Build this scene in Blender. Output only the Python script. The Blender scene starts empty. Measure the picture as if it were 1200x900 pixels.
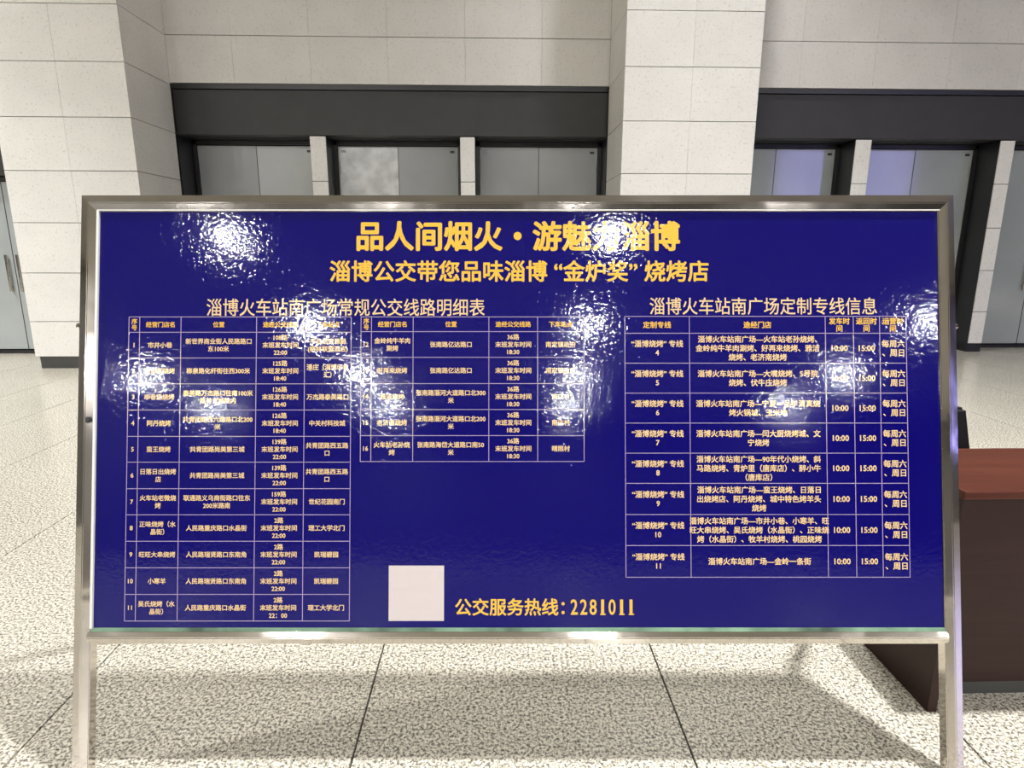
import bpy, bmesh, math, random
from mathutils import Vector, Matrix
random.seed(4)
SC = bpy.context.scene
COL = SC.collection

# ------------------------------------------------------------------ camera
cam_d = bpy.data.cameras.new('camera'); cam = bpy.data.objects.new('camera', cam_d); COL.objects.link(cam)
yaw, pitch, roll, FPX = math.radians(1.553), math.radians(12.551), math.radians(.0985), 720.4
cam_d.sensor_width = 36; cam_d.lens = FPX/1200*36; cam_d.clip_start = .05
CY, SY, CP, SP = math.cos(yaw), math.sin(yaw), math.cos(pitch), math.sin(pitch)
cw = Vector((SY*CP, CY*CP, -SP)); cr0 = Vector((CY, -SY, 0)); cu0 = cr0.cross(cw)
cr = math.cos(roll)*cr0+math.sin(roll)*cu0; cu = math.cos(roll)*cu0-math.sin(roll)*cr0
cam.matrix_world = Matrix.Translation((0, 0, 1.46)) @ Matrix((cr, cu, -cw)).transposed().to_4x4()
SC.camera = cam
# ------------------------------------------------------------------ world, lamps, exposure
SC.view_settings.view_transform = 'Standard'; SC.view_settings.look = 'None'
SC.view_settings.gamma = 1; SC.view_settings.use_curve_mapping = False
SC.view_settings.exposure = -0.1
W = bpy.data.worlds.new('world'); SC.world = W; W.use_nodes = True
W.node_tree.nodes['Background'].inputs[0].default_value = (.75, .8, .9, 1)
W.node_tree.nodes['Background'].inputs[1].default_value = .3
CEIL = 9.05
LAMP_X = (-18.6, -8.1, 2.4, 15.0)
COLS = {-18.6: 1.4, -8.1: 1.4, 2.4: .92, 15.0: 1.15}
LAMP_Y = (6.4, 1.6, -5.0, -11.6, -18.3, -25.0, -31.7)
# watts and beam angle of each row (set row by row to balance the light on pillars and floor)
ROWS = {6.4: (130, 85), 1.6: (400, 100), -5.0: (150, 130), -11.6: (330, 180), -18.3: (620, 180), -25.0: (900, 180), -31.7: (1100, 180)}

# ------------------------------------------------------------------ helpers
def rgb(r, g, b):
    f = lambda c: ((c/255+.055)/1.055)**2.4 if c > 10 else c/255/12.92
    return (f(r), f(g), f(b), 1)
def mat(name, col, rough=.5, metal=0, spec=.5, coat=0, coat_r=.05, emit=None, es=0):
    m = bpy.data.materials.new(name); m.use_nodes = True
    p = m.node_tree.nodes['Principled BSDF']
    p.inputs['Base Color'].default_value = col; p.inputs['Roughness'].default_value = rough
    p.inputs['Metallic'].default_value = metal; p.inputs['Specular IOR Level'].default_value = spec
    p.inputs['Coat Weight'].default_value = coat; p.inputs['Coat Roughness'].default_value = coat_r
    if emit: p.inputs['Emission Color'].default_value = emit; p.inputs['Emission Strength'].default_value = es
    return m
def N(m, t, **kw):
    n = m.node_tree.nodes.new(t)
    for k, v in kw.items():
        if k in n.inputs: n.inputs[k].default_value = v
        else: setattr(n, k, v)
    return n
def L(m, a, ao, b, bi): m.node_tree.links.new(a.outputs[ao], b.inputs[bi])
def P(m): return m.node_tree.nodes['Principled BSDF']
def ramp(m, fac, stops, out='Fac'):
    r = N(m, 'ShaderNodeValToRGB'); e = r.color_ramp.elements
    while len(e) < len(stops): e.new(.5)
    for i, (p, c) in enumerate(stops): e[i].position = p; e[i].color = c
    L(m, fac, out, r, 'Fac'); return r
def bump(m, fac, out, strength, dist):
    b = N(m, 'ShaderNodeBump', Strength=strength, Distance=dist); L(m, fac, out, b, 'Height'); L(m, b, 'Normal', P(m), 'Normal'); return b
def mixc(m, fac, fo, a, b, mode='MIX'):
    x = N(m, 'ShaderNodeMix', data_type='RGBA', blend_type=mode)
    if isinstance(fac, (int, float)): x.inputs[0].default_value = fac
    else: L(m, fac, fo, x, 0)
    for s, i in ((a, 6), (b, 7)):
        if isinstance(s, tuple): x.inputs[i].default_value = s
        else: m.node_tree.links.new(s.outputs['Color'] if 'Color' in s.outputs else s.outputs[2], x.inputs[i])
    return x
def setcol(m, x): m.node_tree.links.new(x.outputs[2] if x.bl_idname == 'ShaderNodeMix' else x.outputs['Color'], P(m).inputs['Base Color'])

M = {}
def world_pos(m):
    return N(m, 'ShaderNodeNewGeometry')
def granite():
    m = mat('speckled_granite', rgb(215, 208, 190), .3)
    g = world_pos(m)
    n1 = N(m, 'ShaderNodeTexNoise', Scale=100.0, Detail=2.5, Roughness=.7); L(m, g, 'Position', n1, 'Vector')
    n2 = N(m, 'ShaderNodeTexNoise', Scale=150.0, Detail=1.0); L(m, g, 'Position', n2, 'Vector')
    n3 = N(m, 'ShaderNodeTexNoise', Scale=1.3, Detail=3.0); L(m, g, 'Position', n3, 'Vector')
    r1 = ramp(m, n1, [(.38, rgb(108, 104, 95)), (.46, rgb(178, 172, 159)), (.54, rgb(226, 220, 203)), (.66, rgb(240, 236, 222))])
    r2 = ramp(m, n2, [(.34, rgb(105, 101, 92)), (.42, (1, 1, 1, 1))])
    x = mixc(m, .75, None, r1, r2, 'MULTIPLY')
    r3 = ramp(m, n3, [(.3, (.9, .9, .9, 1)), (.7, (1, 1, 1, 1))])
    y = mixc(m, .6, None, x, r3, 'MULTIPLY'); setcol(m, y)
    oi = N(m, 'ShaderNodeObjectInfo')
    ro = N(m, 'ShaderNodeMapRange'); L(m, n3, 'Fac', ro, 'Value'); ro.inputs['To Min'].default_value = .16; ro.inputs['To Max'].default_value = .26
    L(m, ro, 'Result', P(m), 'Roughness'); return m
def stone(name, a, b, rough=.75):
    m = mat(name, a, rough)
    g = world_pos(m); oi = N(m, 'ShaderNodeObjectInfo')
    n1 = N(m, 'ShaderNodeTexNoise', Scale=38.0, Detail=4.0, Roughness=.65); L(m, g, 'Position', n1, 'Vector')
    n2 = N(m, 'ShaderNodeTexNoise', Scale=2.0, Detail=3.0); L(m, g, 'Position', n2, 'Vector')
    r1 = ramp(m, n1, [(.3, b), (.45, a), (.7, a)])
    r2 = ramp(m, n2, [(.3, (.93, .93, .93, 1)), (.7, (1, 1, 1, 1))])
    x = mixc(m, 1.0, None, r1, r2, 'MULTIPLY')
    r3 = ramp(m, oi, [(0, (.955, .955, .96, 1)), (1, (1, 1, 1, 1))], 'Random')
    setcol(m, mixc(m, 1.0, None, x, r3, 'MULTIPLY')); bump(m, n1, 'Fac', .25, .004); return m
def plain(name, c, rough, var=.06, scale=6.0, **kw):
    m = mat(name, c, rough, **kw); g = world_pos(m)
    n = N(m, 'ShaderNodeTexNoise', Scale=scale, Detail=4.0); L(m, g, 'Position', n, 'Vector')
    lo = tuple(v*(1-var*2) for v in c[:3])+(1,); hi = tuple(min(1, v*(1+var)) for v in c[:3])+(1,)
    setcol(m, ramp(m, n, [(.3, lo), (.7, hi)])); return m
def laminate(name, c, rough=.045, ss=1.0):
    """printed film: shallow orange-peel ripples under a gloss, the same ripples for ground and lettering"""
    m = mat(name, c, rough, spec=.42); g = world_pos(m)
    n = N(m, 'ShaderNodeTexNoise', Scale=90.0, Detail=2.0, Roughness=.55, Distortion=.6); L(m, g, 'Position', n, 'Vector')
    n2 = N(m, 'ShaderNodeTexNoise', Scale=14.0, Detail=2.0); L(m, g, 'Position', n2, 'Vector')
    b = N(m, 'ShaderNodeBump', Strength=1.0, Distance=.0003); L(m, n, 'Fac', b, 'Height')
    b2 = N(m, 'ShaderNodeBump', Strength=1.0, Distance=.0003); L(m, n2, 'Fac', b2, 'Height')
    L(m, b, 'Normal', b2, 'Normal'); L(m, b2, 'Normal', P(m), 'Normal'); return m
def steel():
    m = mat('polished_stainless_steel', rgb(210, 204, 196), .08, metal=1); g = world_pos(m)
    n = N(m, 'ShaderNodeTexNoise', Scale=14.0, Detail=1.0); L(m, g, 'Position', n, 'Vector')
    bump(m, n, 'Fac', 1.0, .0007); return m
def wood(name, c, d):
    m = mat(name, c, .42, spec=.2); g = world_pos(m)
    mp = N(m, 'ShaderNodeMapping'); mp.inputs['Scale'].default_value = (1.2, 14, 14); L(m, g, 'Position', mp, 'Vector')
    n = N(m, 'ShaderNodeTexNoise', Scale=2.5, Detail=6.0, Distortion=.8); L(m, mp, 'Vector', n, 'Vector')
    setcol(m, ramp(m, n, [(.3, d), (.7, c)])); return m
M['granite'] = granite()
M['stone'] = stone('pale_stone_cladding', rgb(232, 230, 225), rgb(210, 207, 199))
M['stone_wall'] = stone('grey_stone_cladding', rgb(218, 215, 210), rgb(198, 194, 188))
M['joint'] = mat('joint_grey', rgb(112, 106, 100), .9)
M['grout'] = mat('floor_joint', rgb(58, 53, 49), .9)
M['dark'] = plain('dark_grey_metal_fascia', rgb(48, 47, 47), .5)
M['black'] = plain('black_metal', rgb(34, 34, 36), .35)
M['base'] = plain('dark_plinth', rgb(66, 66, 64), .4)
M['glass'] = plain('grey_filmed_glass', rgb(166, 172, 173), .08, .05, 1.2, spec=.9)
M['glass_pale'] = plain('pale_filmed_glass', rgb(208, 210, 208), .25, .16, 7.0)
M['glass_mid'] = plain('mid_grey_filmed_glass', rgb(182, 184, 183), .26, .05, 1.5)
M['glass_dull'] = plain('dull_grey_filmed_glass', rgb(154, 157, 157), .26, .05, 1.5)
M['sealant'] = mat('pale_edge_seal', rgb(158, 160, 158), .4)
M['blue'] = laminate('blue_print', rgb(12, 7, 98))
M['yellow'] = laminate('yellow_lettering', rgb(232, 184, 72), .08)
M['cream'] = laminate('cream_lettering', rgb(228, 196, 146), .08)
M['line'] = laminate('table_line_print', rgb(176, 158, 190), .08)
M['white'] = laminate('white_print', rgb(206, 196, 194), .08)
M['lip'] = mat('white_edge_strip', rgb(228, 228, 224), .25)
M['green'] = plain('green_poster_edge', rgb(120, 152, 128), .35, .35, 9.0)
M['steel'] = steel()
M['wood_top'] = wood('red_brown_veneer', rgb(84, 40, 26), rgb(70, 31, 19))
M['wood'] = wood('dark_brown_veneer', rgb(50, 30, 26), rgb(42, 25, 21))
M['leather'] = plain('black_leather', rgb(26, 24, 24), .45)
M['ceiling'] = plain('ceiling_panels', rgb(140, 138, 134), .8, .03, .6)
M['hall'] = plain('hall_wall_stone', rgb(72, 70, 68), .7, .06, .5)
M['lens'] = mat('lamp_lens', rgb(250, 246, 236), .4, emit=(1, .97, .9, 1), es=1.0)
M['screen'] = mat('lilac_lit_screen', rgb(10, 10, 10), .4, emit=(.36, .34, 1, 1), es=4.0)

def link(o, parent=None):
    COL.objects.link(o)
    if parent is not None: o.parent = parent
    return o
def minv(parent):
    m = Matrix.Identity(4); p = parent
    while p is not None: m = p.matrix_basis @ m; p = p.parent
    return m.inverted()
def obj(name, bm, m, parent=None, world=True, smooth=False):
    """links bm as one mesh object; geometry is given in world coordinates and localised to its parent"""
    me = bpy.data.meshes.new(name)
    if parent is not None and world: bm.transform(minv(parent))
    bmesh.ops.recalc_face_normals(bm, faces=bm.faces)
    bm.to_mesh(me); bm.free(); me.materials.append(m)
    if smooth: me.shade_smooth()
    return link(bpy.data.objects.new(name, me), parent)
def bx(bm, x0, x1, y0, y1, z0, z1, bev=0):
    r = bmesh.ops.create_cube(bm, size=1)
    vs = r['verts']
    for v in vs:
        v.co = Vector((x0+(v.co.x+.5)*(x1-x0), y0+(v.co.y+.5)*(y1-y0), z0+(v.co.z+.5)*(z1-z0)))
    if bev:
        es = list({e for v in vs for e in v.link_edges})
        bmesh.ops.bevel(bm, geom=es, offset=bev, segments=2, affect='EDGES', profile=.5)
    return bm
def box(name, dims, m, parent=None, bev=0):
    return obj(name, bx(bmesh.new(), *dims, bev), m, parent)
def extrude_path(bm, prof, pts, side, up_of=None, cap=True):
    """sweep a closed profile [(s,t)] along pts; s along `side(dir)`, t along the other axis"""
    rings = []
    for i, p in enumerate(pts):
        d = (pts[min(i+1, len(pts)-1)]-pts[max(i-1, 0)]).normalized()
        s = side - d*side.dot(d); s.normalize(); t = d.cross(s)
        rings.append([bm.verts.new(p+s*a+t*b) for a, b in prof])
    n = len(prof)
    for a, b in zip(rings, rings[1:]):
        for i in range(n): bm.faces.new((a[i], a[(i+1) % n], b[(i+1) % n], b[i]))
    if cap: bm.faces.new(rings[0]); bm.faces.new(rings[-1])
    return bm
def circ(r, n=12): return [(r*math.cos(2*math.pi*i/n), r*math.sin(2*math.pi*i/n)) for i in range(n)]
def sq(h, c=.25):
    k = h*(1-c); return [(h, -k), (h, k), (k, h), (-k, h), (-h, k), (-h, -k), (-k, -h), (k, -h)]
def lathe(bm, prof, c, axis='z', n=24):
    rings = []
    for r, h in prof:
        ring = []
        for i in range(n):
            a = 2*math.pi*i/n; v = (r*math.cos(a), r*math.sin(a), h)
            if axis == 'x': v = (v[2], v[0], v[1])
            if axis == 'y': v = (v[0], v[2], v[1])
            ring.append(bm.verts.new(Vector(c)+Vector(v)))
        rings.append(ring)
    for a, b in zip(rings, rings[1:]):
        for i in range(n): bm.faces.new((a[i], a[(i+1) % n], b[(i+1) % n], b[i]))
    bm.faces.new(rings[0]); bm.faces.new(rings[-1]); return bm
def struct(o): o['kind'] = 'structure'; return o
def thing(name, label, cat, loc=(0, 0, 0), group=None, mw=None):
    o = bpy.data.objects.new(name, None); COL.objects.link(o); o.empty_display_size = .1
    if mw is not None: o.matrix_basis = mw
    else: o.location = loc
    o['label'] = label; o['category'] = cat
    if group: o['group'] = group
    return o
CACHE = {}
def piece(name, w, d, h, x, y, z, m, parent, bev=.002):
    """one slab piece with its own edges (min corner x,y,z); alike pieces share their mesh"""
    k = (name, round(w, 3), round(d, 3), round(h, 3), m.name)
    if k not in CACHE:
        bm = bx(bmesh.new(), 0, w, 0, d, 0, h)
        if bev:
            bmesh.ops.bevel(bm, geom=list(bm.edges), offset=bev, segments=1, affect='EDGES')
        bmesh.ops.recalc_face_normals(bm, faces=bm.faces)
        me = bpy.data.meshes.new(name); bm.to_mesh(me); bm.free(); me.materials.append(m); CACHE[k] = me
    o = bpy.data.objects.new(name, CACHE[k]); link(o, parent)
    o.location = Vector((x, y, z))-(parent.location if parent.type == 'EMPTY' else Vector((0, 0, 0)))
    return o

# ------------------------------------------------------------------ room shell
XL, XR, YB, YF = -22.0, 25.0, 9.2, -36.0
fl = struct(box('floor', (XL, XR, YF, YB, -.25, -.012), M['grout']))
XS = [-8.8, -7.82, -6.85, -5.87, -4.9, -4.12, -3.32, -2.38, -1.418, -.424, .575, 1.42, 2.40, 3.37, 4.34, 5.31, 6.28, 7.25, 8.22, 9.2]
YS = [1.32+.779*i for i in range(10)]+[9.0]
G = .0065
for a, b in zip(XS, XS[1:]):
    for c, d in zip(YS, YS[1:]):
        piece('floor_tile', b-a-G, d-c-.0022, .03, a+G/2, c+.0011, -.03+random.uniform(-.0002, .0002), M['granite'], fl, .0005)
bm = bmesh.new()
def tiles(x0, x1, y0, y1):
    x = x0
    while x < x1-.05:
        xe = min(x+.97, x1); y = y0
        while y < y1-.05:
            ye = min(y+.779, y1); bx(bm, x+G/2, xe-G/2, y+.0011, ye-.0011, -.03, 0); y = ye
        x = xe
tiles(XL, XR, YF, 1.32); tiles(XL, -8.8, 1.32, 9.0); tiles(9.2, XR, 1.32, 9.0)
o = obj('outlying_floor_tiles', bm, M['granite'], fl); o['kind'] = 'stuff'
struct(box('ceiling', (XL, XR, YF, YB, CEIL, CEIL+.2), M['ceiling']))
struct(box('wall_left', (XL-.2, XL, YF, YB, 0, CEIL), M['hall']))
struct(box('wall_right', (XR, XR+.2, YF, YB, 0, CEIL), M['hall']))
struct(box('wall_front', (XL, XR, YF-.2, YF, 0, CEIL), M['hall']))

# --- wall with the doors: stone panels above dark lintels
C0 = .5765
CZ = [.147, .575]+[.575+C0*i for i in range(1, 8)]       # course heights: .147 .575 1.15 1.73 2.30 2.88 3.46 4.03 4.61
PX = ((-5.6, -4.1), (1.477, 3.027))                       # the two pillars
YW, YP, YD = 8.52, 7.53, 8.97
wb = struct(box('wall_back', (XL, XR, YW+.035, YB, 3.46, CEIL), M['joint']))
JX = [-11.2, -10.27, -9.3, -8.33, -7.36, -6.39, -5.42, -4.1, -3.29, -2.32, -1.348, -.37, .603, 1.477, 3.027, 3.945, 4.912, 5.895, 6.83, 7.8, 8.77, 9.74]
def panel(x0, x1, z0, z1, y, m, parent, gh=.008, gv=.0015, d=.03):
    piece('stone_panel', x1-x0-gv, d, z1-z0-gh, x0+gv/2, y+random.uniform(0, .0012), z0+gh/2, m, parent)
for a, b in zip(JX, JX[1:]):
    if any(abs(a-p[0]) < .01 for p in PX) : continue
    for z0 in (3.48, 4.034): panel(a, b, z0, 4.034 if z0 < 4 else 4.611, YW, M['stone_wall'], wb)
bm = bmesh.new()
z = 4.611
while z < CEIL-.02:
    ze = min(z+C0, CEIL)
    for a, b in zip(JX, JX[1:]): bx(bm, a+.0015, b-.0015, YW, YW+.03, z+.004, ze-.004)
    z = ze
for a in range(-22, -11): bx(bm, a, a+.997, YW, YW+.03, 3.48, CEIL)
for a in range(10, 25): bx(bm, a-.26, a+.737, YW, YW+.03, 3.48, CEIL)
o = obj('upper_stone_panels', bm, M['stone_wall'], wb); o['kind'] = 'stuff'
struct(box('wall_outer', (XL, -9.0, 8.6, YB, 0, 3.46), M['stone_wall']))

def pillar(x0, x1, label):
    t = thing('stone_pillar', label, 'pillar', ((x0+x1)/2, (YP+YW)/2, 0))
    box('core', (x0+.03, x1-.03, YP+.03, YD, .1, CEIL), M['joint'], t)
    box('plinth', (x0+.04, x1-.04, YP+.02, 8.9, 0, .147), M['base'], t)
    for xs in (x0, x1-.02): box('reveal_cladding', (xs-.002, xs+.022, YW+.04, YD-.03, 0, 2.87), M['black'], t)
    xm = (x0+x1)/2
    for z0, z1 in zip(CZ, CZ[1:]):
        for a, b in ((x0, xm), (xm, x1)): panel(a, b, z0, z1, YP, M['stone'], t)
        for xs in (x0, x1-.03):
            piece('stone_panel', .03, YW-YP-.034, z1-z0-.008, xs, YP+.032, z0+.004, M['stone'], t)
    bm = bmesh.new(); z = CZ[-1]
    while z < CEIL-.02:
        ze = min(z+C0, CEIL)
        for a, b in ((x0, xm), (xm, x1)): bx(bm, a+.0015, b-.0015, YP, YP+.03, z+.004, ze-.004)
        for xs in (x0, x1-.03): bx(bm, xs, xs+.03, YP+.032, YW, z+.004, ze-.004)
        z = ze
    o = obj('upper_stone_panels', bm, M['stone'], t); o['kind'] = 'stuff'
pillar(*PX[0], 'wide pale stone-clad pillar at the left, standing left of the three-door bay')
pillar(*PX[1], 'wide pale stone-clad pillar right of the middle, rising behind the sign between the two door bays')

# --- lintels (structure) over the bays
def lintel(n, x0, x1, zb, zt=3.46):
    t = struct(box('trim_%d' % n, (x0, x1, 8.565, 8.75, zb, zt-.045), M['dark'], None, .004))
    box('shadow_gap_strip', (x0, x1, 8.535, 8.75, zt-.04, zt+.016), M['black'], t)  # black strip standing in for the shaded gap above the fascia
    box('soffit', (x0, x1, 8.75, YD+.06, zb-.01, zt), M['black'], t)
lintel(1, -4.1, 1.477, 2.875); lintel(2, 3.027, 9.74, 2.875); lintel(3, -9.0, -5.6, 2.36)

# --- stone piers between the doors
def pier(x0, x1, label):
    t = thing('stone_pier', label, 'pier', ((x0+x1)/2, 8.77, 0))
    box('core', (x0+.01, x1-.01, 8.59, YD+.05, .02, 2.865), M['black'], t)
    box('plinth', (x0+.006, x1-.006, 8.575, 8.6, 0, .121), M['black'], t)
    for z0, z1 in zip([.121]+CZ[1:5], CZ[1:5]+[2.866]):
        panel(x0, x1, z0, z1, 8.56, M['stone'], t, .008, .001)
    box('side_cladding', (x0-.004, x0+.009, 8.575, YD, 0, 2.86), M['black'], t)
    box('side_cladding', (x1-.009, x1+.004, 8.575, YD, 0, 2.86), M['black'], t)
pier(-2.405, -2.2, 'narrow white stone pier between the leftmost and middle doors of the three-door bay')
pier(-.453, -.262, 'narrow white stone pier just left of the third door, above the middle of the sign')
pier(4.81, 5.02, 'narrow white stone pier between two doors with lilac reflections')
pier(6.78, 6.975, 'tall narrow white stone pier at the far right edge, visible down to the floor')

# --- doors
def door(n, x0, x1, zt=2.86, kinds=('glass', 'glass'), y=YD):
    fw = .045
    bm = bmesh.new()
    bx(bm, x0, x0+fw, y-.03, y+.06, 0, zt); bx(bm, x1-fw, x1, y-.03, y+.06, 0, zt)
    bx(bm, x0, x1, y-.03, y+.06, zt-.05, zt); bx(bm, x0, x1, y-.03, y+.06, 0, .045)
    t = struct(obj('door_%d' % n, bm, M['black']))
    xm = (x0+x1)/2
    for i, (a, b) in enumerate(((x0+fw, xm), (xm, x1-fw))):
        tilt = (-1, 1)[i]*.002
        lf = box('door_leaf', (a+.004, b-.004, y, y+.012, .06, zt-.06), M[kinds[i]], t)
        bm = bmesh.new()
        e = a+.006 if i == 0 else b-.016
        bx(bm, e, e+.01, y-.006, y, .07, zt-.07); bx(bm, a+.006, b-.006, y-.006, y, zt-.075, zt-.062)
        obj('edge_seal', bm, M['sealant'], lf)
        bm = bmesh.new(); hx = a+.05 if i == 0 else b-.11
        bx(bm, hx, hx+.06, y-.012, y, zt-.14, zt-.11, .003)
        obj('patch_fitting', bm, M['black'] if i else M['sealant'], lf)
        hh = a+.022 if i == 0 else b-.03
        for z in (zt-.42, .3):
            bm = bmesh.new(); bx(bm, hh, hh+.008, y-.014, y, z, z+.16, .002); obj('hinge', bm, M['sealant'], lf)
        mx = xm-.09 if i == 0 else xm+.06
        bm = bx(bmesh.new(), mx, mx+.03, y-.05, y-.02, .85, 1.35, .008)
        bx(bm, mx+.005, mx+.025, y-.022, y, .9, .93); bx(bm, mx+.005, mx+.025, y-.022, y, 1.27, 1.3)
        obj('pull_handle', bm, M['steel'], lf)
    box('mullion', (xm-.004, xm+.004, y-.004, y+.02, .05, zt-.055), M['black'], t)
door(1, -4.09, -2.41, kinds=('glass_dull', 'glass_mid')); door(2, -2.195, -.46, kinds=('glass_pale', 'glass_dull')); door(3, -.255, 1.47, kinds=('glass_dull', 'glass_dull'))
door(4, 3.035, 4.805); door(5, 5.03, 6.77); door(6, 6.985, 8.7)
door(7, -7.4, -5.65, 2.35, y=8.68); door(8, -9.0, -7.42, 2.35, y=8.68)
struct(box('wall_light_stop', (-9.2, 9.8, 9.08, YB, 0, 3.46), M['black']))  # unseen backing added behind the doors to stop light leaking through the gaps
box_r = struct(box('trim_4', (8.7, 9.74, 8.6, YB, 0, 2.88), M['black']))
struct(box('wall_far', (9.74, XR, 8.6, YB, 0, 3.46), M['stone_wall']))

# ------------------------------------------------------------------ the sign stand
BU = Vector((.0047, .2417, .9703)).normalized(); BN = Vector((-.0263, -.970, .2418)); BN = (BN-BU*BN.dot(BU)).normalized()
BR = BU.cross(BN); 
if BR.x < 0: BR = -BR
O0 = Vector((.0459, 1.6939, 1.0828))
HB = 1.083/BU.z                                            # board-plane distance down to the floor
org = O0-BU*HB
SB = Matrix((BR, -BN, BU)).transposed().to_4x4(); SB.translation = org
sign = thing('sign_stand', 'large blue bus-route notice board in a polished steel frame stand, filling the foreground', 'sign', mw=SB)
# local frame: x right, z up the board, -y towards the viewer;  b (z) measured from O0
def lz(b): return b+HB
AL, AR, TOP, BOT = -1.226, 1.258, .538, -.727
FW = .047
prof = [(0, 0), (.0235, -.0045), (FW, 0), (FW, .032), (0, .032)]     # (across from outer edge, depth y)
def bar(name, p, q, across, m0, m1, k=1.0):
    """frame member from p to q (x,z local); across = unit inward dir; m = mitre factor at each end"""
    bm = bmesh.new(); p = Vector(p); q = Vector(q); d = (q-p).normalized(); A = Vector(across)
    rings = []
    for base, mf in ((p, m0), (q, m1)):
        r = []
        for a, y in prof:
            c = base+A*(a*k)+d*(a*mf); r.append(bm.verts.new((c.x, y, c.y)))
        rings.append(r)
    n = len(prof)
    for i in range(n): bm.faces.new((rings[0][i], rings[0][(i+1) % n], rings[1][(i+1) % n], rings[1][i]))
    bm.faces.new(rings[0]); bm.faces.new(rings[1])
    bmesh.ops.bevel(bm, geom=[e for e in bm.edges if abs((e.verts[0].co-e.verts[1].co).length) > .3], offset=.0022, segments=2, affect='EDGES')
    o = obj(name, bm, M['steel'], sign, world=False)
    return o
footL = .012; footR = .010
def floor_b(a):   # local z where the board plane meets the floor at local x=a
    w0 = org+BR*a; return -w0.z/BU.z
zl, zr = floor_b(AL)+.02, floor_b(AR)+.02
bar('top_rail', (AL, lz(TOP)), (AR, lz(TOP)), (0, -1), 1, -1)
legL = bar('front_leg', (AL, zl), (AL, lz(TOP)), (1, 0), 0, -1)
legR = bar('front_leg', (AR, lz(TOP)), (AR, zr), (-1, 0), 1, 0)
bar('bottom_rail', (AL+FW*.82, lz(BOT)), (AR-FW*.82, lz(BOT)), (0, 1), 0, 0, .76)
for lg, a, zz in ((legL, AL+FW/2, zl), (legR, AR-FW/2, zr)):
    bm = bx(bmesh.new(), a-.023, a+.023, -.002, .032, zz-.018, zz+.001, .003)
    o = obj('rubber_foot', bm, M['black'], lg, world=False)
IL, IR, IT, IB = AL+FW, AR-FW+.012, .4945, -.684
# print panel, slightly behind the ridge of the frame
bm = bx(bmesh.new(), IL+.004, IR-.0, .006, .014, lz(IB), lz(IT))
panel_o = obj('printed_panel', bm, M['blue'], sign, world=False)
bx_ = bmesh.new(); bx(bx_, AL+.03, AR-.03, .0145, .022, lz(BOT)+.03, lz(TOP)-.03); obj('backing_board', bx_, M['lip'], sign, world=False)
for nm, d, m in (('edge_strip', (IL-.002, IL+.0045, -.001, .008, lz(IB), lz(IT)), 'lip'),
                 ('edge_strip', (IL, IR, -.001, .008, lz(IT)-.001, lz(IT)+.005), 'lip'),
                 ('edge_strip', (IR-.002, IR+.004, -.001, .008, lz(IB), lz(IT)), 'lip'),
                 ('old_poster_edge', (IL, IR, .001, .009, lz(IB)-.009, lz(IB)+.0005), 'green')):
    obj(nm, bx(bmesh.new(), *d), M[m], sign, world=False)
# bolts on the left leg
for a, b in ((AL-.002, .164),):
    bm = lathe(bmesh.new(), [(.006, 0), (.010, -.002), (.010, -.010), (.006, -.013)], (AL, .012, lz(b)), 'x'); obj('hinge_bolt', bm, M['steel'], sign, world=False, smooth=False)
bm = lathe(bmesh.new(), [(.009, 0), (.009, -.003), (.005, -.006)], (AL+.034, -.003, lz(-.101)), 'y'); obj('dark_reflection_spot', bm, M['black'], sign, world=False)  # black disc standing in for a dark reflection in the steel
bm = lathe(bmesh.new(), [(.010, 0), (.010, .002), (.006, .011)], (AR, .012, lz(.164)), 'x'); obj('hinge_bolt', bm, M['steel'], sign, world=False)
# rear prop: two legs hinged near the top, joined by a low cross bar (world coordinates)
Lm = SB
top_l = Lm @ Vector((AL+.03, .05, lz(.48))); top_r = Lm @ Vector((AR-.03, .05, lz(.48)))
ft_l = Vector((top_l.x-.0, 2.22, .018)); ft_r = Vector((top_r.x+.0, 2.17, .018))
for tp, ft in ((top_l, ft_l), (top_r, ft_r)):
    lg = obj('rear_leg', extrude_path(bmesh.new(), sq(.016), [tp, ft], Vector((1, 0, 0))), M['steel'], sign)
    obj('rubber_foot', bx(bmesh.new(), ft.x-.02, ft.x+.02, ft.y-.02, ft.y+.02, 0, .03, .003), M['black'], lg)
k = .80
obj('rear_cross_bar', extrude_path(bmesh.new(), sq(.016), [top_l.lerp(ft_l, k), top_r.lerp(ft_r, k)], Vector((0, 0, 1))), M['steel'], sign)

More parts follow.
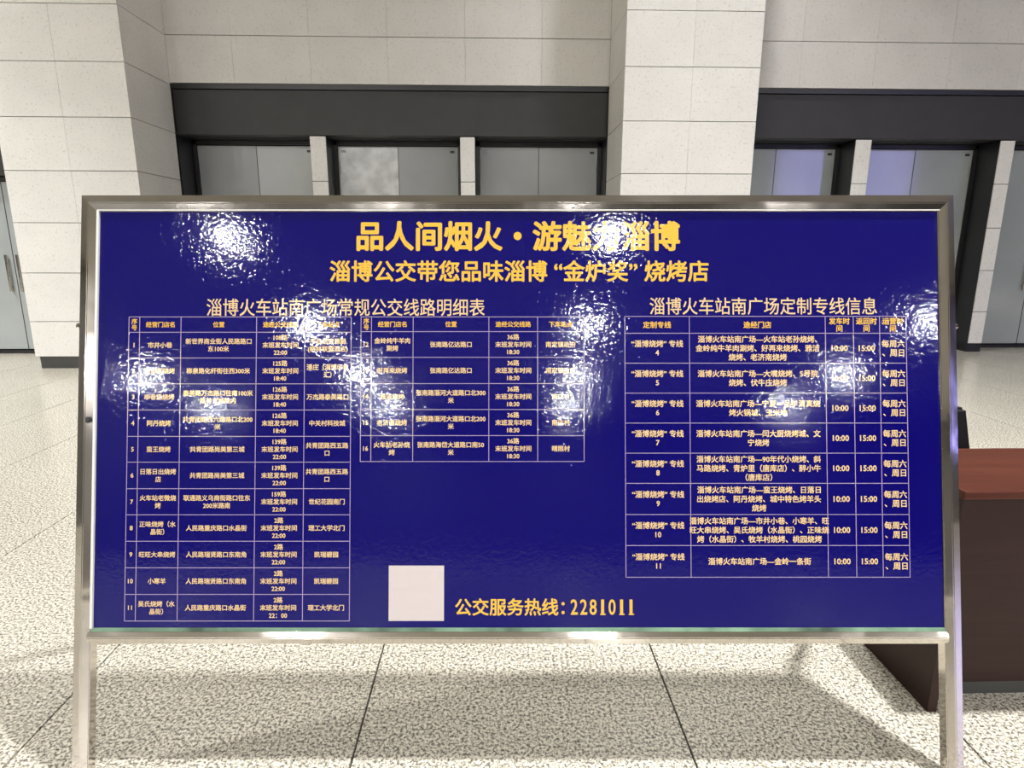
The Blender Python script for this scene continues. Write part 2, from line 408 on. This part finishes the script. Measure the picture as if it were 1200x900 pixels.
# ---- print: lines and lettering (flat, a hair proud of the panel)
YT = .0056
def text_mesh(lines, cx, cz, size, lead, off, width=None, res=2, strikes=5):
    """a bmesh of several lines of flat lettering centred on cx,cz in the local x-z plane; weight by repeated strikes"""
    out = bmesh.new(); n = len(lines)
    for i, s in enumerate(lines):
        c = bpy.data.curves.new('lettering', 'FONT'); c.body = s; c.size = 1; c.resolution_u = res
        o = bpy.data.objects.new('lettering', c); COL.objects.link(o)
        dg = bpy.context.evaluated_depsgraph_get(); dg.update()
        me = bpy.data.meshes.new_from_object(o.evaluated_get(dg))
        bpy.data.objects.remove(o); bpy.data.curves.remove(c)
        xs = [v.co.x for v in me.vertices]; x0, x1 = min(xs), max(xs)
        kx = size
        if width and n == 1: kx = width/(x1-x0)
        mid = (x0+x1)/2
        zc = cz+((n-1)/2-i)*lead; asc = s.isascii()
        pts = [v.co.copy() for v in me.vertices]
        for k in range(strikes):
            a = 2*math.pi*k/strikes+.785; dx, dz = off*size*math.cos(a), off*size*math.sin(a)
            if strikes == 1: dx = dz = 0
            for v, p in zip(me.vertices, pts):
                v.co = Vector((cx+(p.x-mid)*kx+dx, YT-k*.00001, zc+(p.y-(.345 if asc else .378))*size+dz))
            out.from_mesh(me)
        bpy.data.meshes.remove(me)
    return out
def letter(name, lines, cx, b, size, m, lead=0, off=.02, parent=None, label=None, **kw):
    o = obj(name, text_mesh(lines, cx, lz(b), size, lead, off, **kw), M[m], parent or panel_o, world=False)
    if label: o['label'] = label
    return o
letter('title_lettering', ['品人间烟火・游魅力淄博'], .018, .422, .088, 'yellow', off=.030, width=.917, res=3, strikes=8)
letter('subtitle_lettering', ['淄博公交带您品味淄博 “金炉奖” 烧烤店'], .0205, .3215, .0635, 'yellow', off=.022, width=1.076, res=3, strikes=6)
letter('heading_lettering', ['淄博火车站南广场常规公交线路明细表'], -.4725, .2180, .053, 'cream', off=.007, width=.790, res=3, strikes=4)
letter('heading_lettering', ['淄博火车站南广场定制专线信息'], .7143, .2215, .052, 'cream', off=.007, width=.645, res=3, strikes=4)
letter('hotline_lettering', ['公交服务热线：'], -.006, -.6262, .050, 'yellow', off=.020, width=.306, res=3)
for i, ch in enumerate('2281011'):
    cx = .1745+i*.0266
    bm = text_mesh([ch], cx, lz(-.6262), .060, 0, .012, width=.0185 if ch != '1' else .0070, res=3, strikes=6)
    if ch == '1': bx(bm, cx-.0065, cx+.0085, YT-.00012, YT, lz(-.6262)-.0222, lz(-.6262)-.0185)
    obj('hotline_digit', bm, M['yellow'], panel_o, world=False)
obj('blank_white_square', bx(bmesh.new(), -.3464, -.1911, YT, YT+.001, lz(-.6649), lz(-.5108)), M['white'], panel_o, world=False)

def grid(xs, zs, name='table_lines'):
    bm = bmesh.new(); w = .0016
    for x in xs: bx(bm, x-w/2, x+w/2, YT+.0001, YT+.0005, lz(zs[-1]), lz(zs[0]))
    for z in zs: bx(bm, xs[0], xs[-1], YT+.0001, YT+.0005, lz(z)-w/2, lz(z)+w/2)
    o = obj(name, bm, M['line'], panel_o, world=False); return o
SZ, LD, CO = .0172, .0214, .026
def table(xs, zs, rows, sizes, lead, szh):
    grid(xs, zs)
    for r, row in enumerate(rows):
        for c, cell in enumerate(row):
            ls = cell.split('/')
            s = sizes[c] if r else szh
            ld = (lead if r else lead*.82)
            m = 'cream'
            if r == 0: m = 'yellow'
            letter('cell_lettering', ls, (xs[c]+xs[c+1])/2, (zs[r]+zs[r+1])/2, s, m, lead=ld, off=CO, res=2, strikes=4)
HD = ['序/号', '经营门店名', '位置', '途经公交线路', '下车站点']
def bus(n, t): return '%s路/末班发车时间/%s' % (n, t)
LR = [HD,
 ['1', '市井小巷', '新世界商业街人民路路口/东100米', bus(108, '22:00'), '市自然资源局/(格林联盟酒店)'],
 ['2', '老陈家烧烤', '柳泉路化纤街往西300米', bus(125, '18:40'), '潘庄（淄博印象/汇）'],
 ['3', '串巷里烧烤', '泰美路万杰路口往南100米/路美食城院内', bus(126, '18:40'), '万杰路泰美路口'],
 ['4', '阿丹烧烤', '共青团路西六路路口北200/米', bus(126, '18:40'), '中关村科技城'],
 ['5', '蛮王烧烤', '共青团路尚美第三城', bus(139, '22:00'), '共青团路西五路/口'],
 ['6', '日落日出烧烤/店', '共青团路尚美第三城', bus(139, '22:00'), '共青团路西五路/口'],
 ['7', '火车站老微烧/烤', '联通路义乌商街路口往东/200米路南', bus(159, '22:00'), '世纪花园南门'],
 ['8', '正味烧烤（水/晶街）', '人民路重庆路口水晶街', bus(2, '22:00'), '理工大学北门'],
 ['9', '旺旺大串烧烤', '人民路瑞贤路口东南角', bus(2, '22:00'), '凯瑞碧园'],
 ['10', '小寒羊', '人民路瑞贤路口东南角', bus(2, '22:00'), '凯瑞碧园'],
 ['11', '吴氏烧烤（水/晶街）', '人民路重庆路口水晶街', bus(2, '22：00'), '理工大学北门']]
LX = [-1.0878, -1.0573, -.940, -.7254, -.5884, -.4567]
LZ = [.1909, .1473, .0741, .0007, -.0734, -.1479, -.2206, -.2952, -.3685, -.4426, -.5168, -.591, -.6651]
table(LX, LZ, LR, [.0175, SZ, SZ, SZ, SZ], LD, .0168)
MR = [HD,
 ['12', '金岭纯牛羊肉/涮烤', '张南路亿达路口', bus(36, '18:30'), '南定镇政府'],
 ['13', '好再来烧烤', '张南路亿达路口', bus(36, '18:30'), '南定镇政府'],
 ['14', '雅洁烧烤', '张南路淄河大道路口北300/米', bus(36, '18:30'), '南店村'],
 ['15', '老济南烧烤', '张南路淄河大道路口北200/米', bus(36, '18:30'), '南店村'],
 ['16', '火车站老孙烧/烤', '张南路海岱大道路口南50/米', bus(36, '18:30'), '晴照村']]
MX = [-.4287, -.3990, -.2807, -.0656, .0727, .2039]
MZ = [.1909, .149, .0758, .0014, -.0722, -.1458, -.2189]
table(MX, MZ, MR, [.0175, SZ, SZ, SZ, SZ], LD, .0168)
S = '淄博火车站南广场—'
RT = [['定制专线', '途经门店', '发车时/间', '返回时/间', '运营时/间']]
for n, s in ((4, S+'火车站老孙烧烤、/金岭纯牛羊肉涮烤、好再来烧烤、雅洁/烧烤、老济南烧烤'), (5, S+'大嘴烧烤、5号院/烧烤、伏牛庄烧烤'),
             (6, S+'宁夏一品羊清真烧/烤火锅城、玉米地'), (7, S+'闫大厨烧烤城、文/宁烧烤'),
             (8, S+'90年代小烧烤、斜/马路烧烤、青炉里（唐库店）、醉小牛/（唐库店）'),
             (9, S+'蛮王烧烤、日落日/出烧烤店、阿丹烧烤、城中特色烤羊头/烧烤'),
             (10, S+'市井小巷、小寒羊、旺/旺大串烧烤、吴氏烧烤（水晶街）、正味烧/烤（水晶街）、牧羊村烧烤、桃园烧烤'), (11, S+'金岭一条街')):
    RT.append(['“淄博烧烤” 专线/%d' % n, s, '10:00', '15:00', '每周六/、周日'])
RX = [.3204, .5037, .8898, .9695, 1.0440, 1.1192]
RZ = [.1922, .1442, .0591, -.0258, -.1105, -.1954, -.2804, -.368, -.4547, -.5434]
table(RX, RZ, RT, [.0207, .0207, .0226, .0226, .0220], .0256, .0200)

# ------------------------------------------------------------------ desk and chair at the right
dk = thing('wooden_desk', 'long narrow red-brown wooden desk with dark front, beside the right leg of the sign', 'desk', (2.2, 1.86, 0))
DX0, DX1 = 1.385, 3.2
DXT = 1.375
box('desk_top', (DXT, DX1+.02, 1.655, 2.05, .735, .762), M['wood_top'], dk, .005)
box('end_panel', (DX0, DX0+.03, 1.668, 2.04, 0, .735), M['wood'], dk)
box('end_panel', (DX1-.03, DX1, 1.668, 2.04, 0, .735), M['wood'], dk)
box('front_panel', (DX0+.03, DX1-.03, 1.735, 1.755, .055, .735), M['wood'], dk)
box('kick_board', (DX0+.03, DX1-.03, 1.747, 1.765, 0, .055), M['base'], dk)
box('shelf', (DX0+.03, DX1-.03, 1.765, 1.99, .52, .54), M['wood'], dk)
box('apron', (DX0+.03, DX1-.03, 2.0, 2.02, .54, .735), M['wood'], dk).location
ch = thing('office_chair', 'black leather chair tucked behind the wooden desk, only its back edge showing', 'chair', (1.76, 2.34, 0))
def cushion(name, quad, y0, y1, bev):
    bm = bmesh.new(); vs = [bm.verts.new((x, y, z)) for y in (y0, y1) for x, z in quad]
    bm.faces.new(vs[:4]); bm.faces.new(vs[4:])
    for i in range(4): bm.faces.new((vs[i], vs[(i+1) % 4], vs[4+(i+1) % 4], vs[4+i]))
    bmesh.ops.recalc_face_normals(bm, faces=bm.faces)
    bmesh.ops.bevel(bm, geom=list(bm.edges), offset=bev, segments=3, affect='EDGES')
    return obj(name, bm, M['leather'], ch)
cushion('backrest', [(1.62-.05, .46), (2.04, .46), (1.945, .815), (1.66, .815)], 2.40, 2.45, .014)
box('seat', (1.57, 1.97, 2.08, 2.44, .40, .46), M['leather'], ch, .02)
for x, y in ((1.6, 2.1), (1.94, 2.1), (1.6, 2.41), (1.94, 2.41)):
    obj('leg', extrude_path(bmesh.new(), circ(.011), [Vector((x, y, .41)), Vector((x, y, 0))], Vector((1, 0, 0))), M['steel'], ch)

# ------------------------------------------------------------------ hall lamps and lit screens (behind and above the viewer)
first = None
for yi, y in enumerate(LAMP_Y):
    for xi, x in enumerate(LAMP_X):
        place = ('far left', 'left', 'middle', 'right')[xi]
        row = ('nearest the door wall', 'directly over the sign', 'first behind the viewer', 'second behind the viewer', 'third behind the viewer', 'fourth behind the viewer', 'at the rear wall')[yi]
        t = thing('ceiling_lamp', 'round white downlight in the %s column of the ceiling, row %s' % (place, row), 'lamp', (x, y, CEIL), group='round downlights on the hall ceiling')
        if first is None:
            bm = lathe(bmesh.new(), [(.30, 0), (.46, 0), (.46, -.10), (.40, -.13), (.38, -.10), (.38, -.04), (.30, -.04)], (0, 0, 0)); h = obj('housing', bm, M['ceiling'], t, world=False)
            bm = lathe(bmesh.new(), [(.01, -.035), (.37, -.035), (.37, -.045), (.01, -.05)], (0, 0, 0)); l = obj('lens', bm, M['lens'], t, world=False)
            first = (h, l)
        else:
            for s in first: c = s.copy(); COL.objects.link(c); c.parent = t
        ld = bpy.data.lights.new('lamp_light', 'AREA'); ld.shape = 'DISK'; ld.size = .34 if y > -6 else .5; ld.energy = ROWS[y][0]*COLS[x]; ld.spread = math.radians(ROWS[y][1]); ld.color = (1, .99, .975)
        lo = bpy.data.objects.new('lamp_light', ld); link(lo, t); lo.location = (0, 0, -.14)
for i, x0 in enumerate((12.3, 15.5)):
    t = thing('lit_screen', ('lilac lit advertising screen hanging in the hall, the left one' if i == 0 else 'lilac lit advertising screen hanging in the hall, the right one'), 'screen', (x0+1.45, -10.0, 2.2))
    box('bezel', (x0, x0+2.95, -10.15, -10.02, 2.2, 6.6), M['black'], t)
    box('display', (x0+.05, x0+2.9, -10.02, -10.0, 2.25, 6.55), M['screen'], t)
    for x in (x0+.5, x0+2.4): obj('hanger_rod', extrude_path(bmesh.new(), circ(.02, 8), [Vector((x, -10.08, 6.6)), Vector((x, -10.08, CEIL))], Vector((1, 0, 0))), M['steel'], t)
